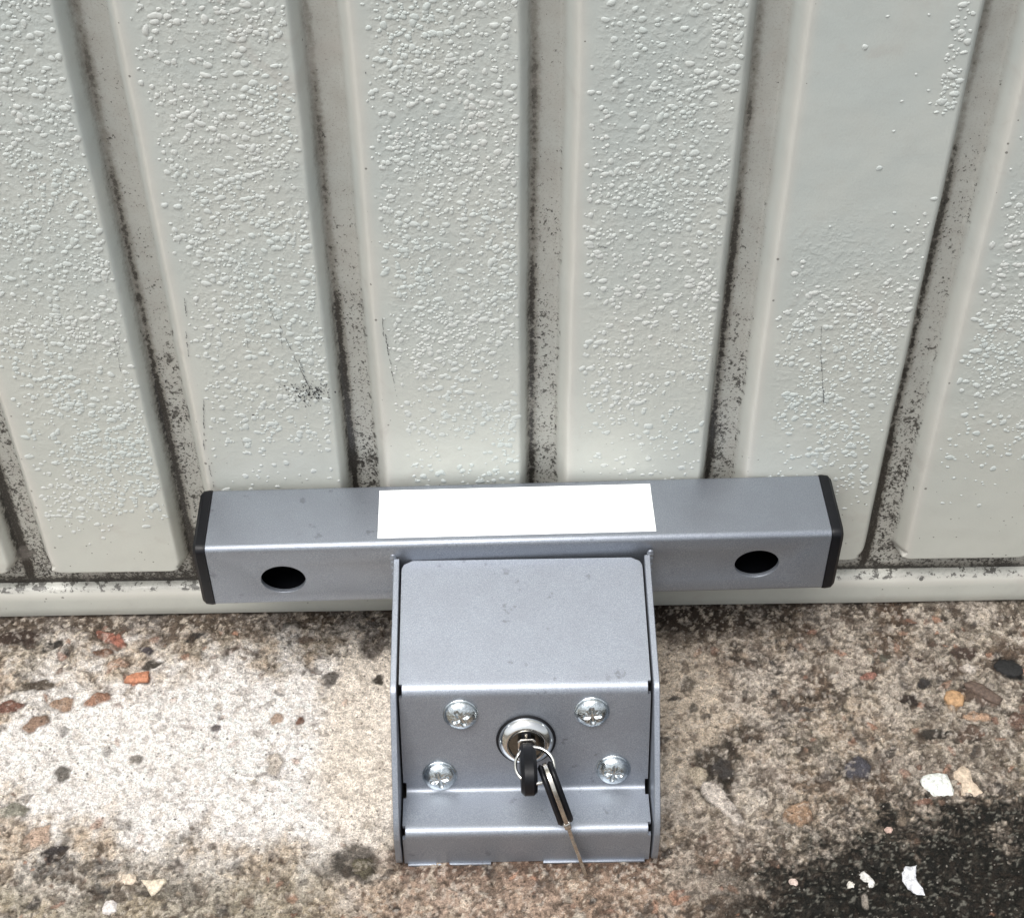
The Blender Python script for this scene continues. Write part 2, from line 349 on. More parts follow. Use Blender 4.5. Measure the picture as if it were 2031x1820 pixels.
g1 = sstep(.60, .68, fbm(X, Y, 480, 2, 97, .7)); col = mixc(col, C(70, 60, 52), g1 * .40 * (1 - moss) * (1 - .5 * pale)); g2 = sstep(.62, .70, fbm(X, Y, 430, 2, 98, .7)); col = mixc(col, C(216, 205, 192), g2 * .35 * (1 - moss) * (1 - .6 * pale))
g3 = sstep(.64, .69, fbm(X, Y, 170, 3, 99, .7)) * (1 - moss); col = mixc(col, C(84, 72, 62), g3 * .6 * (.35 + .65 * (1 - pale))); H -= g3 * .0008
col = col * (1 + (.06 * sstep(.07, .0, X) + .04) * (1 - moss))[..., None]; gy_ = col.mean(-1, keepdims=True); col = gy_ + (col - gy_) * .95; col = mixc(col, col * .72, moss * sstep(.55, .45, gl2))
H = np.where(Y > -.004, np.minimum(H, .0004), H)
gv = np.stack([X, Y, H], -1).reshape(-1, 3)
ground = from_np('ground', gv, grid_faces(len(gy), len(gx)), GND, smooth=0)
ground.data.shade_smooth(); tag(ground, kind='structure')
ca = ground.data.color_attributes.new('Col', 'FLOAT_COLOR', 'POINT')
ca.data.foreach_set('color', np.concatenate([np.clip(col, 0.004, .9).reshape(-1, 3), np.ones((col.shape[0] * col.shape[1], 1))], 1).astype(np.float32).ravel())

# ------------------------------------------------------------------ garage door
X0, PITCH, DEP, ZB = .0033, .0867, .0100, .0370
dx = np.concatenate([np.arange(-1.3, -.3, .0030), np.arange(-.3, .3, .0006), np.arange(.3, 1.3, .0030)])
dz = np.concatenate([np.arange(.0195, .052, .0006), np.arange(.052, .42, .004), np.arange(.42, 2.1, .06)])
DX, DZ = np.meshgrid(dx, dz)
def door_h(DX, DZ):
    wob = (fbm(DX * .4, DZ, 16, 3, 30) - .5) * .0014
    t = np.mod(DX - X0 + wob, PITCH)                  # 0 at the right edge of a rib face
    a, b = .0046, .0160                                # floor between
    inside_r = np.where(t < a, a - t, a + PITCH - t)     # distance inside the rib from its right foot
    inside_l = np.where(t < b, t + PITCH - b, t - b)
    zb = DZ - ZB
    R = .0105
    ex = np.maximum(np.maximum(R - inside_r, R - inside_l), 0); ez = np.maximum(R - zb, 0)
    dd = R - np.hypot(ex, ez)
    left = inside_l < inside_r
    wd = np.where((zb < inside_r) & (zb < inside_l), .0036, np.where(left, .0075, .0052))
    q = np.clip(dd / wd, 0, 1)
    h = DEP * (1 - np.where(left, q * q * (3 - 2 * q), np.sin(q * np.pi / 2) ** 1.2))
    inb = (t > a) & (t < b)
    h = np.where(inb | (zb < 0), DEP, h)
    return h, t, q
Hd, T, Q = door_h(DX, DZ)
groove = sstep(.55, 1, Hd / DEP)
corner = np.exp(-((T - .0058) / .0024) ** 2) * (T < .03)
corner = np.maximum(corner, np.exp(-((DZ - .0225) / .004) ** 2) * .8)  # also paints the gap shade between ribs and rail
edge = np.exp(-((T - .0230) / .0028) ** 2)
Yd = Hd + (fbm(DX, DZ, 12, 3, 31) - .5) * .0006
door = empty('garage_door', (0, .01, 0))
tag(door, 'cream grey ribbed metal garage door panel, wet and speckled with grime, standing on concrete', 'garage door')
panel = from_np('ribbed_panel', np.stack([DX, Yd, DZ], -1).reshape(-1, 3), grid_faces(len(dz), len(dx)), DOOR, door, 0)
panel.data.shade_smooth()
wet = sstep(.08, .20, DZ) * sstep(.026, .034, T) * sstep(PITCH, PITCH - .004, T)
wet = wet * (1 - .93 * (DX > .10) * (DX < .18) * sstep(.215, .265, DZ + (fbm(DX, DZ, 40, 2, 81) - .5) * .09))
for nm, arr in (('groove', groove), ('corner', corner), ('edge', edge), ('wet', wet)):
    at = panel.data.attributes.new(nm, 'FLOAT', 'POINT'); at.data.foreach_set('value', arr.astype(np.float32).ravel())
# bottom rail: rounded lip extruded along the door
prof = [(.0125, .0228), (.0092, .0222), (.0070, .0214), (.0056, .0203), (.0047, .0188), (.0042, .0168), (.0040, .0140), (.0040, .0080), (.0042, .0025), (.0050, .0012), (.0160, .0010)]
rx = np.arange(-1.3, 1.301, .01)
wv = (fbm(rx, rx * 0, 9, 3, 40) - .5) * .0012
V = np.array([[(x, p[0] + wv[i], p[1] + wv[i] * .4 * (p[1] > .01)) for x in rx for i in [int(round((x + 1.3) / .01))]] for p in prof]).reshape(-1, 3)
rail = from_np('bottom_rail', V, grid_faces(len(prof), len(rx)), DOOR, door, 60)
for nm, arr in (('groove', V[:, 1] * 0 + .10 + .50 * (V[:, 1] > .0052)), ('corner', .62 * (V[:, 1] > .0095)), ('edge', .8 * (V[:, 2] > .015) * (V[:, 1] < .006))):  # corner paints gap shade at the back, edge the lip highlight
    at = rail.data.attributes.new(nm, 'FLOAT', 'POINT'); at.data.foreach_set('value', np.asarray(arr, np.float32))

# scuffs and scratches: thin broken slivers of dark rubber on the rib faces
bm = bmesh.new()
def sliver(x0, z0, x1, z1, wd, keep=.7, seg=14):
    d = Vector((x1 - x0, z1 - z0)); nrm = Vector((-d.y, d.x)).normalized()
    for i in range(seg):
        if random.random() > keep: continue
        a, b = i / seg, (i + 1.15) / seg; o = random.uniform(-.3, .3) * wd; ww = wd * random.uniform(.35, 1)
        pts = [(a, -.15), (a * .6 + b * .4, -.5), (b, -.1), (b * .7 + a * .3, .5)]
        vs = [bm.verts.new((x0 + d.x * u + nrm.x * (o + ww * q), -.0007, z0 + d.y * u + nrm.y * (o + ww * q))) for u, q in pts]
        bm.faces.new(vs)
for s_ in ((.1368, .1957, .1387, .1796, .0003, 1), (.1387, .1796, .144, .1501, .00055, .98), (-.1061, .2171, -.1043, .2017, .0003, .6), (-.1038, .2059, -.0952, .1722, .0004, .75), (-.0952, .1722, -.0927, .1631, .0010, .95),
           (-.0570, .2037, -.0572, .1937, .0006, .8), (-.0565, .1951, -.0545, .1699, .0006, .75), (-.0545, .170, -.0535, .158, .0004, .6), (-.1419, .2165, -.1425, .2067, .0006, .8), (-.1440, .1982, -.1450, .1837, .0006, .8), (-.1759, .1988, -.1767, .1754, .0004, .8),
           (-.142, .1579, -.1462, .126, .0006, .7), (-.1455, .116, -.1450, .1007, .0006, .6), (-.1026, .1988, -.1027, .1872, .0004, .6), (.0362, .2406, .0403, .2403, .0009, 1), (-.1178, .197, -.1180, .188, .0004, .7), (-.0962, .181, -.0945, .174, .0007, .8),
           (.0900, .178, .0905, .169, .0003, .4), (-.128, .14, -.127, .125, .0003, .5), (-.167, .16, -.1655, .150, .0002, .5)):
    sliver(*s_)
for i in range(130):
    x = -.0925 + random.gauss(0, .0050); z = .1605 + random.gauss(0, .0032) + abs(x + .093) * .35
    sliver(x, z, x + random.uniform(-.001, .001), z - random.uniform(.0004, .0014), random.uniform(.0004, .0012), 1, 1)
for i in range(60):
    x = random.uniform(-.24, .26); z = random.uniform(.05, .33)
    t = (x - X0) % PITCH
    if t < .026: continue
    sliver(x, z, x + random.uniform(-.0003, .0003), z - random.uniform(.0003, .0010), random.uniform(.0002, .0006), 1, 1)
from_bm('scratch_marks', bm, INK, door, 0)

# rain drops clinging to the rib faces
def drops():
    pts = []; cell = {}
    def ok(x, z, r):
        i, j = int(x // .004), int(z // .004)
        for a in (-1, 0, 1):
            for b in (-1, 0, 1):
                for (px, pz, pr) in cell.get((i + a, j + b), ()):
                    if (px - x) ** 2 + (pz - z) ** 2 < ((pr + r) * .62) ** 2: return False
        cell.setdefault((i, j), []).append((x, z, r)); return True
    N = 60000
    xs = RNG.uniform(-.33, .33, N); zs = RNG.uniform(.05, .48, N); rs = .00038 + .0010 * RNG.random(N) ** 2.6
    cl = fbm(xs, zs, 55, 3, 50); c2 = fbm(xs, zs, 14, 3, 51)
    T = np.mod(xs - X0, PITCH)
    for x, z, r, c, cc, t in zip(xs, zs, rs, cl, c2, T):
        if t < .027 or t > PITCH - .0006 - r:
            continue
        p = float(sstep(.055, .21, z + (cc - .5) * .12)) * (.30 + 1.1 * float(sstep(.35, .6, c)))
        p *= float(sstep(.022, .046, t + .006 * (c - .5)))
        if .105 < x < .18 and z > .18 and not (t > PITCH - .009 and z > .30): p *= 1 - .985 * float(sstep(.205, .265, z + (cc - .5) * .16 + (c - .5) * .05))
        if x > .18: p *= .8
        if x < -.17: p = max(p, .75 * float(sstep(.055, .10, z)) * (.4 + float(sstep(.4, .6, c))))
        if -.20 < x < -.18 and z < .1: p *= .6
        if RNG.random() > p: continue
        if ok(x, z, r): pts.append((x, z, r))
    return pts
D = drops()
NA, RI = 10, [(1.30, 0.0), (1.0, .10), (.70, .48), (.36, .86), (0.0, .97)]
Vd, Fd = [], []
for (x, z, r) in D:
    y0 = float(np.interp(x, [x], [0])) - .0002
    el = 1 + .7 * RNG.random() ** 2; ph = RNG.uniform(-.5, .5) if RNG.random() < .85 else 1.3; hh = r * RNG.uniform(.14, .29) * (.45 + .55 * float(sstep(.08, .20, z)))
    base = len(Vd); s1, s2 = RNG.uniform(0, 6.28, 2)
    c, s = math.cos(ph), math.sin(ph)
    for rr, hz in RI[:-1]:
        for a in range(NA):
            th = a * 2 * math.pi / NA; k_ = rr * r * (1 + .13 * math.sin(2 * th + s1) + .10 * math.sin(3 * th + s2))
            u, v = k_ * math.cos(th) * el, k_ * math.sin(th)
            Vd.append((x + u * c - v * s, y0 - hz * hh + .0004 * (hz == 0), z + u * s + v * c - .12 * r * hz))
    Vd.append((x, y0 - hh, z - .12 * r))
    for q in range(3):
        for a in range(NA):
            b = (a + 1) % NA
            Fd.append((base + q * NA + a, base + q * NA + b, base + (q + 1) * NA + b, base + (q + 1) * NA + a))
    for a in range(0, NA):
        Fd.append((base + 3 * NA + a, base + 3 * NA + (a + 1) % NA, base + 4 * NA, base + 4 * NA))
Vd = np.array(Vd)
# follow the gentle waviness of the panel
Vd[:, 1] += (fbm(Vd[:, 0], Vd[:, 2], 12, 3, 31) - .5) * .0006
me = bpy.data.meshes.new('rain_drops'); me.from_pydata(Vd.tolist(), [], [f if f[2] != f[3] else f[:3] for f in Fd]); me.update()
ro = link('rain_drops', me, DROP, None, 0); me.shade_smooth()
tag(ro, 'small rain drops clinging all over the ribs of the cream garage door', 'rain drops', kind='stuff')

# ------------------------------------------------------------------ door lock
lock = empty('garage_door_lock', (.003, -.09, 0))
tag(lock, 'silver powder coated T shaped garage door security lock bolted to the concrete against the door', 'door lock')
def rsq(s, r, n=5):
    pts = []
    for cx, cy, a0 in ((s / 2 - r, s / 2 - r, 0), (-s / 2 + r, s / 2 - r, 90), (-s / 2 + r, -s / 2 + r, 180), (s / 2 - r, -s / 2 + r, 270)):
        for i in range(n + 1):
            a = math.radians(a0 + 90 * i / n); pts.append((cx + r * math.cos(a), cy + r * math.sin(a)))
    return pts
BL, BS, BYAW = .2922, .040, .0138
BC = Vector((.0014, -.002, .1035)); BM = Matrix.Translation(BC) @ Matrix.Rotation(BYAW, 4, 'Z') @ Matrix.Translation((0, -BS / 2, -BS / 2))
def tube(L, s, r, bm, xo=0):
    o = rsq(s, r); A = [bm.verts.new((xo - L / 2, p[0], p[1])) for p in o]; B = [bm.verts.new((xo + L / 2, p[0], p[1])) for p in o]; n = len(o)
    for i in range(n): bm.faces.new((A[i], A[(i + 1) % n], B[(i + 1) % n], B[i]))
    return A, B
bm = bmesh.new(); A, B = tube(BL, BS, .0030, bm); A2, B2 = tube(BL, BS - .005, .0015, bm); n = len(A)
inner = {v for v in A2 + B2}
for f in bm.faces:
    if all(v in inner for v in f.verts): f.material_index = 1  # inside of the tube blackened, paints deep shade into the holes
for i in range(n):
    j = (i + 1) % n; bm.faces.new((A[i], A2[i], A2[j], A[j])); bm.faces.new((B[i], B[j], B2[j], B2[i]))
bmesh.ops.recalc_face_normals(bm, faces=bm.faces)
me = bpy.data.meshes.new('t'); me.materials.append(PW); me.materials.append(BLK); bm.to_mesh(me); bm.free(); tmp = bpy.data.objects.new('t', me); COL.objects.link(tmp)
cuts = []
HOLES = ((-.1118, -.0222), (.1126, -.0200))
bm = bmesh.new()
for hx, hz in HOLES:
    ring = [(hx + .0105 * math.cos(a), hz + BS / 2 + .0092 * math.sin(a)) for a in [i * math.pi / 24 for i in range(48)]]
    f0 = [bm.verts.new((p[0], -BS / 2 - .01, p[1])) for p in ring]; f1 = [bm.verts.new((p[0], -BS / 2 + .008, p[1])) for p in ring]
    for i in range(48): bm.faces.new((f0[i], f0[(i + 1) % 48], f1[(i + 1) % 48], f1[i]))
    bm.faces.new(f0[::-1]); bm.faces.new(f1)
bmesh.ops.recalc_face_normals(bm, faces=bm.faces)
mc = bpy.data.meshes.new('c'); bm.to_mesh(mc); bm.free(); cut = bpy.data.objects.new('c', mc); COL.objects.link(cut)
md = tmp.modifiers.new('b', 'BOOLEAN'); md.object = cut; md.solver = 'EXACT'
bv = tmp.modifiers.new('bv', 'BEVEL'); bv.width = .0004; bv.segments = 2; bv.limit_method = 'ANGLE'; bv.angle_limit = math.radians(50)
dg = bpy.context.evaluated_depsgraph_get(); bar_me = bpy.data.meshes.new_from_object(tmp.evaluated_get(dg))
bpy.data.objects.remove(tmp); bpy.data.objects.remove(cut)
bar_me.transform(BM); bar_me.name = 'crossbar'; 
bar = link('crossbar', bar_me, None, lock, 30)
for sgn in (-1, 1):
    bm = bmesh.new(); secs = [(0, BS + .0006, .0034), (.0012, BS + .0010, .0036), (.0042, BS + .0006, .0040), (.0056, BS - .0016, .0040), (.0060, BS - .006, .004)]
    loops = [[bm.verts.new((sgn * (BL / 2 + d + .0001), p[0], p[1])) for p in rsq(s, r)] for d, s, r in secs]
    for q in range(len(loops) - 1):
        for i in range(n): bm.faces.new((loops[q][i], loops[q][(i + 1) % n], loops[q + 1][(i + 1) % n], loops[q + 1][i]))
    bm.faces.new(loops[-1]); bm.faces.new(loops[0][::-1])
    bm.transform(BM); from_bm('end_cap', bm, BLK, bar, 30)
# blank white sticker wrapped flat on the bar's top
bm = bmesh.new()
def box(bm, x0, x1, y0, y1, z0, z1, bev=0, mtx=None):
    r = bmesh.ops.create_cube(bm, size=1); vs = r['verts']
    for v in vs: v.co = Vector(((x0 + x1) / 2 + v.co.x * (x1 - x0), (y0 + y1) / 2 + v.co.y * (y1 - y0), (z0 + z1) / 2 + v.co.z * (z1 - z0)))
    if bev:
        es = list({e for v in vs for e in v.link_edges}); rr = bmesh.ops.bevel(bm, geom=es, offset=bev, segments=2, affect='EDGES', profile=.5); vs = list(set(vs) & set(bm.verts)) + rr['verts']
    vs = [v for v in set(vs) if v.is_valid]
    if mtx is not None: bmesh.ops.transform(bm, matrix=mtx, verts=vs)
    return vs
box(bm, -.0660, .0640, -BS / 2 + .0042, BS / 2 - .0046, BS / 2 + .00002, BS / 2 + .00022)
bm.transform(BM); from_bm('sticker', bm, STK, bar, 0)

# folded cover: profile (y, z), with rounded folds and relief notches at the fold ends
HX0, HX1 = .0030 - .0563, .0030 + .0563
def rounded(pts, r, n=6):
    out = [pts[0]]
    for i in range(1, len(pts) - 1):
        p = Vector(pts[i]); a = (Vector(pts[i - 1]) - p).normalized(); b = (Vector(pts[i + 1]) - p).normalized()
        rr = r[i]; A_ = p + a * rr; B_ = p + b * rr
        for k in range(n + 1):
            t = k / n; q = A_ * (1 - t) ** 2 + p * 2 * t * (1 - t) + B_ * t * t; out.append((q.x, q.y))
    out.append(pts[-1]); return out
prf = rounded([(-.0428, .0922), (-.108, .0777), (-.1240, .0248), (-.1470, .0242), (-.1478, .0012)], [0, .0035, .0022, .0042, 0])
# resample
R_ = [prf[0]]
for a, b in zip(prf, prf[1:]):
    dd = math.dist(a, b); k = max(1, int(dd / .002))
    R_ += [(a[0] + (b[0] - a[0]) * i / k, a[1] + (b[1] - a[1]) * i / k) for i in range(1, k + 1)]
prf = R_
TH = .0022
folds = [(-.108, .0777), (-.1240, .0248), (-.1470, .0242)]
xs = np.concatenate([[HX0, HX0 + .0014], np.linspace(HX0 + .004, HX1 - .004, 28), [HX1 - .0014, HX1]])
bm = bmesh.new(); nv = {}
def nrm_at(i):
    a = prf[max(0, i - 1)]; b = prf[min(len(prf) - 1, i + 1)]; t = Vector((b[0] - a[0], b[1] - a[1])).normalized(); return Vector((t.y, -t.x))
def pv(i, j, side):
    key = (i, j, side)
    if key not in nv:
        x = xs[j]; y, z = prf[i]
        # rounded back corners of the top plate
        s = i * .002; rc = .0052
        if i < 4:
            dyc = max(0, rc - s); inset = rc - math.sqrt(max(0, rc * rc - dyc * dyc))
            cx = (xs[0] + xs[-1]) / 2; hw = (xs[-1] - xs[0]) / 2
            x = cx + (x - cx) * (hw - inset) / hw
        N = nrm_at(i); off = TH if side else 0
        nv[key] = bm.verts.new((x, y - N.x * off, z - N.y * off) if False else (x, y + N.x * off * -1, z + N.y * off * -1))
    return nv[key]
def notch(i, j):
    if 0 < j < len(xs) - 2: return False
    a = prf[i]; b = prf[i + 1]; m = ((a[0] + b[0]) / 2, (a[1] + b[1]) / 2)
    return any(math.dist(m, f_) < .0042 for f_ in folds)
# orientation of the outward side: make 'outer' offset 0
cells = {(i, j) for i in range(len(prf) - 1) for j in range(len(xs) - 1) if not notch(i, j)}
for (i, j) in cells:
    for side in (0, 1):
        vs = [pv(i, j, side), pv(i, j + 1, side), pv(i + 1, j + 1, side), pv(i + 1, j, side)]
        bm.faces.new(vs if side else vs[::-1])
    for (di, dj, c0, c1) in ((-1, 0, (i, j), (i, j + 1)), (1, 0, (i + 1, j), (i + 1, j + 1)), (0, -1, (i, j), (i + 1, j)), (0, 1, (i, j + 1), (i + 1, j + 1))):
        if (i + di, j + dj) not in cells: bm.faces.new((pv(*c0, 0), pv(*c1, 0), pv(*c1, 1), pv(*c0, 1)))
cover = from_bm('folded_cover', bm, PW, lock, 40)
# lip pieces along the foot
bm = bmesh.new()
box(bm, HX0 + .0015, -.0135, -.1488, -.1470, -.0004, .0010, .0003); from_bm('foot_lip', bm, PW, lock, 30)
bm = bmesh.new(); box(bm, .0105, HX1 - .002, -.1488, -.1470, .0000, .0013, .0003); from_bm('foot_lip', bm, PW, lock, 30)
# side plates
so_ = [(-.0436, .0945)] + [(-.1085, .0802), (-.1110, .0778), (-.1480, .0300), (-.1500, .0240), (-.1502, .0075), (-.1490, .0035), (-.1462, .0010), (-.142, -.0006), (-.046, -.0006), (-.0436, .0100)]
so2 = rounded(so_, [0, .002, .002, .006, .002, .002, .001, .001, .001, .001, 0], 3)
for sgn in (-1, 1):
    bm = bmesh.new(); x0 = .0030 + sgn * .0572; x1 = .0030 + sgn * .0600; L_ = []
    iv = .0003
    cy = -.095; cz = .04
    for x, sh in ((x0, iv), (x0 + sgn * iv, 0), (x1 - sgn * iv, 0), (x1, iv)):
        L_.append([bm.verts.new((x, p[0] + (sh if p[0] < cy else -sh), p[1] - (sh if p[1] > cz else 0))) for p in so2])
    m_ = len(so2)
    for q in range(3):
        for i in range(m_): bm.faces.new((L_[q][i], L_[q][(i + 1) % m_], L_[q + 1][(i + 1) % m_], L_[q + 1][i]))
    bm.faces.new(L_[0][::-1]); bm.faces.new(L_[3])
    sp = from_bm('side_plate', bm, PW, lock, 30)
    # weld beads where the plate meets the bar
    bm = bmesh.new()
    for i in range(22):
        t = i / 21; z = .0955 - t * .030; r = .0016 + .0004 * math.sin(i * 2.2) - .0003
        bmesh.ops.create_icosphere(bm, subdivisions=2, radius=r, matrix=Matrix.Translation((.0030 + sgn * (.0606 - .0004), -.0425, z)) @ Matrix.Diagonal((1.15, .7, 1.1, 1)))
    from_bm('weld_bead', bm, PW, sp, 0).data.shade_smooth()
# steep face frame: origin at fold 1
P0 = Vector((0, -.108, .0777)); SD = Vector((0, -.0160, -.0529)).normalized(); ND = Vector((0, SD.z, -SD.y))
def FR(x, s, nrm=0): 
    o = P0 + SD * s + ND * nrm + Vector((x, 0, 0)); m = Matrix((Vector((1, 0, 0)), -SD, ND)).transposed().to_4x4(); m.translation = o; return m
def lathe(bm, rz, n=40, mtx=Matrix(), fn=None):
    rings = []
    for r, z in rz:
        if r == 0: rings.append([bm.verts.new((0, 0, z))]); continue
        rings.append([bm.verts.new((r * math.cos(a), r * math.sin(a), z)) for a in [2 * math.pi * i / n for i in range(n)]])
    for A_, B_ in zip(rings, rings[1:]):
        for i in range(n):
            j = (i + 1) % n
            if len(A_) == 1: bm.faces.new((A_[0], B_[j], B_[i])) if len(B_) > 1 else None
            elif len(B_) == 1: bm.faces.new((A_[i], A_[j], B_[0]))
            else: bm.faces.new((A_[i], A_[j], B_[j], B_[i]))
    if fn:
        for v in bm.verts: fn(v)
    bm.transform(mtx)
def recess(v):
    x, y, z = v.co; r = math.hypot(x, y)
    if z > .0012 and r < .0050:
        arm = min(abs(x), abs(y)); d = max(0, 1 - (arm / .0011) ** 4) * max(0, min(1, (.0046 - r) / .0012)); v.co.z -= .0012 * d
        a2 = min(abs(x - y), abs(x + y)) / 1.414
        if r > .0012: v.co.z -= .0002 * max(0, 1 - a2 / .0006) * max(0, min(1, (.0042 - r) / .001))
for (x, s, rot, seed) in ((-.0260, .0126, .5, 1), (.0330, .0124, .1, 2), (-.0364, .0468, .25, 3), (.0432, .0450, -.2, 4)):
    bm = bmesh.new(); prf_ = [(.0078, .0000), (.0080, .0004), (.0078, .0008)] + [(.0075 * math.cos(a), .0009 + .0036 * math.sin(a)) for a in [i * math.pi / 2 / 26 for i in range(26)]] + [(0, .0045)]
    lathe(bm, prf_, 72, FR(x, s, .0001) @ Matrix.Rotation(rot, 4, 'Z'), recess)
    from_bm('mounting_bolt', bm, ZNC, lock, 50)
# lock cylinder
LX, LS = .0033, .0272
bm = bmesh.new(); lathe(bm, [(.0118, .0002), (.0134, .0003), (.0136, .0008), (.0130, .0012), (.0118, .0011)], 64, FR(LX, LS, 0)); coll = from_bm('lock_cylinder', bm, BLK, lock, 40)  # black ring stands in for the shaded gap round the cylinder
bm = bmesh.new(); lathe(bm, [(.0125, .0004), (.0126, .0012), (.0124, .0020), (.0119, .0029), (.0112, .0037), (.0103, .0043), (.0094, .0047), (.0088, .0048), (.0084, .0046), (.0082, .0041), (.0078, .0038), (.0060, .0038), (0, .0038)], 72, FR(LX, LS, 0)); from_bm('chrome_bezel', bm, CHR, coll, 50)
bm = bmesh.new(); lathe(bm, [(.0079, .0030), (.0079, .0041), (.0076, .0044), (.0050, .0045), (0, .0045)], 64, FR(LX, LS, 0)); from_bm('plug_face', bm, PLG, coll, 40)
bm = bmesh.new(); box(bm, -.0021, .0021, -.0068, .0072, .0042, .0047, .0001, FR(LX, LS, 0)); from_bm('keyway', bm, BLK, coll, 30)

# ------------------------------------------------------------------ keys
def outline(pts, t0, t1, bm, mtx, bev=.0007):
    # closed outline in (u, v) extruded along w from t0 to t1, with chamfered rims
    cu = sum(p[0] for p in pts) / len(pts); cv = sum(p[1] for p in pts) / len(pts)
    def lp(w_, k): return [bm.verts.new((p[0] + (cu - p[0]) / max(1e-6, math.hypot(cu - p[0], cv - p[1])) * k, p[1] + (cv - p[1]) / max(1e-6, math.hypot(cu - p[0], cv - p[1])) * k, w_)) for p in pts]
    Ls = [lp(t0, bev), lp(t0 + bev, 0), lp(t1 - bev, 0), lp(t1, bev)]; m_ = len(pts)
    for q in range(3):
        for i in range(m_): bm.faces.new((Ls[q][i], Ls[q][(i + 1) % m_], Ls[q + 1][(i + 1) % m_], Ls[q + 1][i]))
    bm.faces.new(Ls[0][::-1]); bm.faces.new(Ls[3]); bm.transform(mtx)
def oval(u0, u1, hv, nexp=2.6, n=44):
    return [((u0 + u1) / 2 + (u1 - u0) / 2 * math.copysign(abs(math.cos(a)) ** (2 / nexp), math.cos(a)), hv * math.copysign(abs(math.sin(a)) ** (2 / nexp), math.sin(a))) for a in [2 * math.pi * i / n for i in range(n)]]
def make_key(root, mtx, bow0, bow1, hv, tb, core_proud, blade):
    if core_proud < 0:
        bm = bmesh.new(); outline(oval(bow0, bow1, hv), -tb, tb, bm, mtx, .0016); from_bm('bow_cover', bm, BLK, root, 35)
    for sg in (-1, 1) if core_proud > 0 else ():
        bm = bmesh.new(); a, b = sorted((sg * (.0009 if core_proud > 0 else .0001), sg * tb)); outline(oval(bow0, bow1, hv), a, b, bm, mtx, .0011 if tb > .003 else .0006); from_bm('bow_cover', bm, BLK, root, 35)
    bm = bmesh.new(); outline(oval(bow0 + .0008 - core_proud, bow1 - .0006 + core_proud, hv - .0004 + core_proud), -.00098, .00098, bm, mtx, .0002); from_bm('bow_core', bm, STL, root, 35)
    bm = bmesh.new(); u0, u1 = blade
    top = [(u0 + (u1 - u0) * i / 15, .0031 - (.0007 if i in (4, 5, 9) else .0004 if i in (7, 11, 12) else 0)) for i in range(16)]
    outline(top + [(u1, -.0026), (u0, -.0031)], -.0008, .0008, bm, mtx, .0002); from_bm('blade', bm, STL, root, 35)
# key in the lock: u runs out of the lock, v up the face, w sideways
k1 = empty('key', P0 + SD * LS + Vector((LX, 0, 0)))
tag(k1, 'key with black plastic head pushed into the chrome lock cylinder', 'key')
U1 = (ND + SD * .10 + Vector((.03, 0, 0))).normalized(); W1 = Vector((1, 0, 0)); V1 = U1.cross(W1).normalized() * -1; W1 = U1.cross(V1).normalized()
m1 = Matrix((U1, V1, W1)).transposed().to_4x4(); m1.translation = P0 + SD * LS + Vector((LX, 0, 0))
make_key(k1, m1, .0075, .0315, .0094, .0036, -.0006, (-.002, .009))
bm = bmesh.new(); box(bm, .0033, .0046, -.0004, .0080, -.0007, .0007, .0002, m1); from_bm('blade_shoulder', bm, STL, k1, 30)
bm = bmesh.new(); outline(oval(.0060, .0080, .0064), -.0040, .0040, bm, m1, .0012); from_bm('collar', bm, STL, k1, 35)
bm = bmesh.new(); box(bm, -.0007, .0007, -.0004, .0066, .0041, .0056, .0002, FR(LX, LS, 0)); from_bm('blade_edge', bm, STL, k1, 30)
# second key hanging from the ring, seen edge on, tip on the concrete
A0 = Vector((.0122, -.1390, .0590)); A1 = Vector((.0292, -.1550, .0030))
k2 = empty('key', A0); tag(k2, 'spare key with black head hanging from the wire ring, its blade touching the concrete', 'key')
U2 = (A1 - A0).normalized(); view = (M.translation - A0).normalized(); V2 = (view - U2 * view.dot(U2)).normalized(); W2 = U2.cross(V2).normalized()
m2 = Matrix((U2, V2, W2)).transposed().to_4x4(); m2.translation = A0
LK = (A1 - A0).length
make_key(k2, m2, -.003, .0285, .0085, .0036, .0007, (.027, LK))
bm = bmesh.new(); outline(oval(.0265, .0325, .0040), -.0016, .0016, bm, m2, .0004); from_bm('collar', bm, STL, k2, 35)
# wire ring
bm = bmesh.new(); RC = Vector((.0066, -.1362, .0596)); view = (M.translation - RC).normalized()
rn = (view + Vector((.10, 0, 0)) + Up * .55).normalized(); q = rn.to_track_quat('Z', 'Y').to_matrix().to_4x4(); q.translation = RC
NR, nr = 64, 8; TR, tr = .0086, .00074
rg = [[bm.verts.new(((TR + tr * math.cos(b)) * math.cos(a), (TR + tr * math.cos(b)) * math.sin(a), tr * math.sin(b) + .0009 * (a / (2 * math.pi)))) for b in [2 * math.pi * j / nr for j in range(nr)]] for a in [2 * math.pi * (i / NR) * 1.35 for i in range(NR + 1)]]
for i in range(NR):
    for j in range(nr): bm.faces.new((rg[i][j], rg[i][(j + 1) % nr], rg[i + 1][(j + 1) % nr], rg[i + 1][j]))
bm.faces.new(rg[0]); bm.faces.new(rg[-1][::-1]); bm.transform(q)
ring = from_bm('key_ring', bm, WIRE, None, 0); ring.data.shade_smooth()
tag(ring, 'thin bright wire split ring joining the two black headed keys', 'key ring')

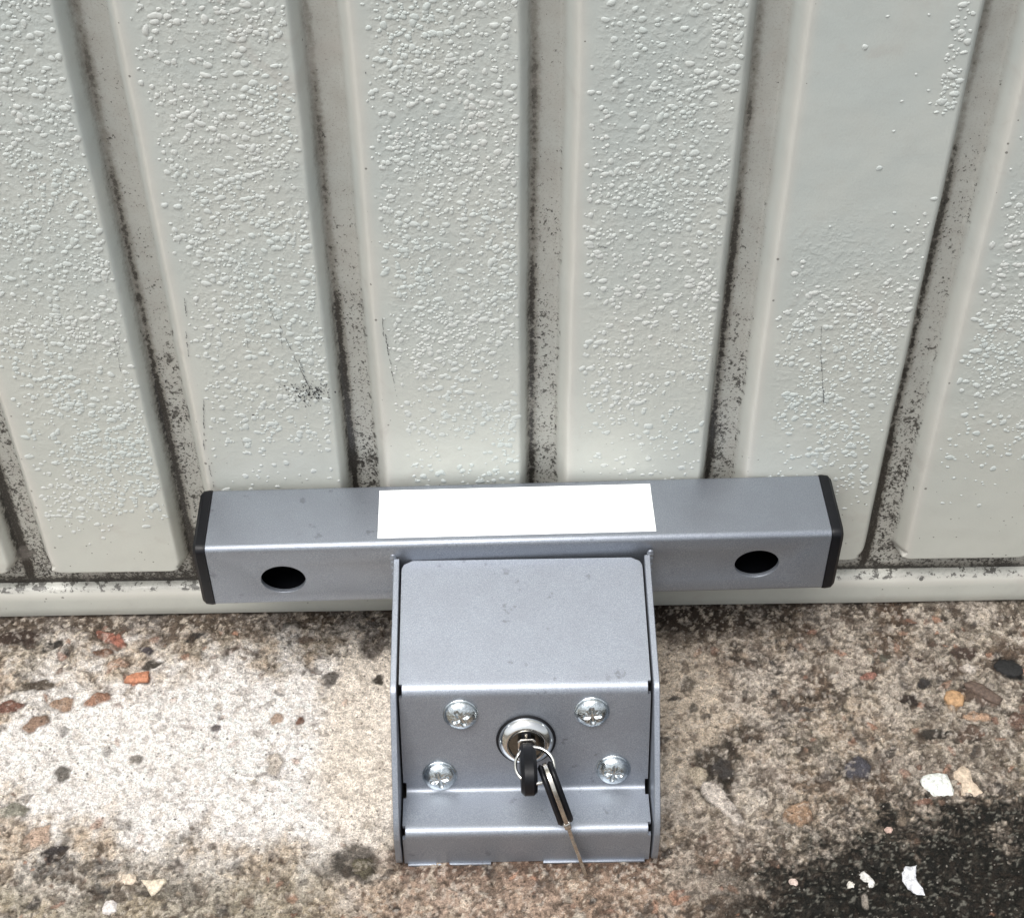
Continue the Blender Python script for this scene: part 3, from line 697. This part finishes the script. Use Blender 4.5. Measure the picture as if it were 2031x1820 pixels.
# ------------------------------------------------------------------ loose stones and chips
def ground_z(x, y): return float(H[min(len(gy) - 1, np.searchsorted(gy, y)), min(len(gx) - 1, np.searchsorted(gx, x))])
def stone(name, label, cat, x, y, pts, h, c, sink=.42, tilt=0., group=None, smooth=40):
    # pts: outline in mm around (x, y)
    bm = bmesh.new(); m_ = len(pts); z = ground_z(x, y)
    lv = [(.94, 0), (1.03, .40), (.96, .70), (.78, .90), (.42, 1.0)]
    P = [(p[0] * .001, p[1] * .001) for p in pts]; P2 = []
    for i in range(m_):
        a, b = P[i], P[(i + 1) % m_]
        for k in range(3): P2.append((a[0] + (b[0] - a[0]) * k / 3 + random.uniform(-.00026, .00026), a[1] + (b[1] - a[1]) * k / 3 + random.uniform(-.00026, .00026)))
    m_ = len(P2); Ls = [[bm.verts.new((p[0] * k, p[1] * k, -h * sink + h * q + random.uniform(-.06, .06) * h + p[0] * tilt)) for p in P2] for k, q in lv]
    for q in range(len(lv) - 1):
        for i in range(m_): bm.faces.new((Ls[q][i], Ls[q][(i + 1) % m_], Ls[q + 1][(i + 1) % m_], Ls[q + 1][i]))
    f = bm.faces.new(Ls[-1]); bmesh.ops.triangulate(bm, faces=[f]); bm.faces.new(Ls[0][::-1])
    o = from_bm(name, bm, mat_simple(name + '_surface', tuple(float(q) for q in (C(*c) * .72 + C(*c).mean() * .16)), .75, 0, .34, 520, .9, .0010), None, smooth)
    o.location = (x, y, z); tag(o, label, cat, group); return o
G = 'loose chips and stones on the concrete'
stone('stone_chip', 'square white stone chip at the edge of the dark mossy corner', 'stone', .2012, -.1087, [(-7.2, 2.5), (-5.5, 5.4), (2, 6.6), (6.2, 5.8), (7.2, -3), (6.6, -6.2), (-3.5, -6.6), (-7, -2.2)], .0034, (226, 230, 222), group=G)
stone('stone_chip', 'peach tan stone chip just right of the square white chip', 'stone', .2150, -.1075, [(-4, 6), (1, 9.5), (4.4, 7), (4, 0), (7.6, -7), (0, -8), (-3.6, -7.4), (-2.2, -1), (-4.6, 2)], .0026, (208, 186, 160), group=G)
stone('shell_fragment', 'crescent shaped pale bluish shell fragment on the dark moss', 'shell', .1782, -.1607, [(1.2, 6.8), (3.8, 7.6), (3.0, 4.2), (2.2, 1), (2.8, -2), (4.4, -5), (4.4, -7.8), (1, -7.2), (-2.4, -4.4), (-4, -.5), (-3.4, 3.6), (-1.4, 6.8)], .0024, (214, 216, 222), group=G)
stone('stone_chip', 'larger jagged white chip of the close pair left of the shell fragment', 'stone', .1581, -.1595, [(-3.4, 2.6), (-.6, 4.6), (1.6, 2.2), (3.6, -1), (2.8, -3.2), (.4, -4.8), (-.8, -2), (-3, -.2)], .0022, (214, 212, 206), group=G)
stone('stone_chip', 'smaller round white chip of the close pair left of the shell fragment', 'stone', .1503, -.1622, [(-1.9, 0), (-.8, 1.9), (1, 1.7), (2, .1), (1.2, -1.9), (-1.2, -1.6)], .0018, (222, 216, 204), group=G)
stone('pebble', 'small pinkish white pebble alone on the dark grit left of the white chips', 'pebble', .1245, -.1601, [(-2, .4), (-1, 2.2), (1.2, 1.8), (2.2, 0), (1.2, -2.2), (-1.2, -1.8)], .0020, (214, 190, 176), group=G)
stone('pebble', 'small pink pebble on the dark moss below the square white chip', 'pebble', .1735, -.1330, [(-2.2, .2), (-.8, 1.8), (1.6, 1.6), (2.2, -.2), (.8, -1.8), (-1.4, -1.7)], .0018, (206, 172, 156), group=G)
stone('pebble', 'round white pebble near the bottom left, lowest of three pale ones', 'pebble', -.1859, -.1670, [(-3.6, 0), (-2.2, 3), (1, 3.6), (3.6, 1.6), (3.2, -2), (0, -3.6), (-2.8, -2.4)], .0034, (222, 214, 208), group=G)
stone('stone_chip', 'triangular cream stone chip near the bottom left, rightmost of three pale ones', 'stone', -.1678, -.1560, [(-6, 2.4), (-1, 1.6), (5, 3), (5.6, 1), (2, -4), (0, -5.6), (-2.6, -2)], .0026, (224, 208, 182), group=G)
stone('pebble', 'cream knobbly pebble left of the triangular cream chip', 'pebble', -.1795, -.1535, [(-4, -1), (-3, 2.4), (0, 2.8), (3.4, 2), (3.8, -.6), (1.4, -2.4), (-1.6, -2.8)], .0028, (220, 200, 176), group=G)
stone('gravel_stone', 'glossy black stone set near the door at the far right', 'stone', .2528, -.0389, [(-7, 2), (-5, 5), (-1, 5.4), (4, 4), (7.6, 1), (7, -3), (2, -5.4), (-3, -3.6), (-6.4, -1)], .0026, (26, 26, 26), group=G)
stone('gravel_stone', 'long brown striped stone beside the ochre one at the right', 'stone', .2355, -.0560, [(-9, 5.4), (-5, 7), (-1, 5.2), (4, 1), (8.4, -4.6), (6, -7.6), (1, -5.6), (-4, -1), (-8, 2.4)], .0036, (98, 80, 68), .45, group=G)
stone('gravel_stone', 'round ochre stone beside the long brown stone', 'stone', .2205, -.0585, [(-5, 0), (-3.6, 4), (0, 5.2), (3.6, 3.6), (4.8, 0), (3.4, -4.4), (-.6, -5.4), (-4, -3.6)], .0030, (184, 142, 94), .45, group=G)
stone('brick_chip', 'orange brick chip near the door at the upper left of the concrete', 'brick chip', -.1938, -.0369, [(-5.8, -3), (-5.2, .4), (-1, 2.6), (5.6, 3.6), (6, -2.6), (0, -3.4)], .0024, (194, 124, 84), .4, group=G)
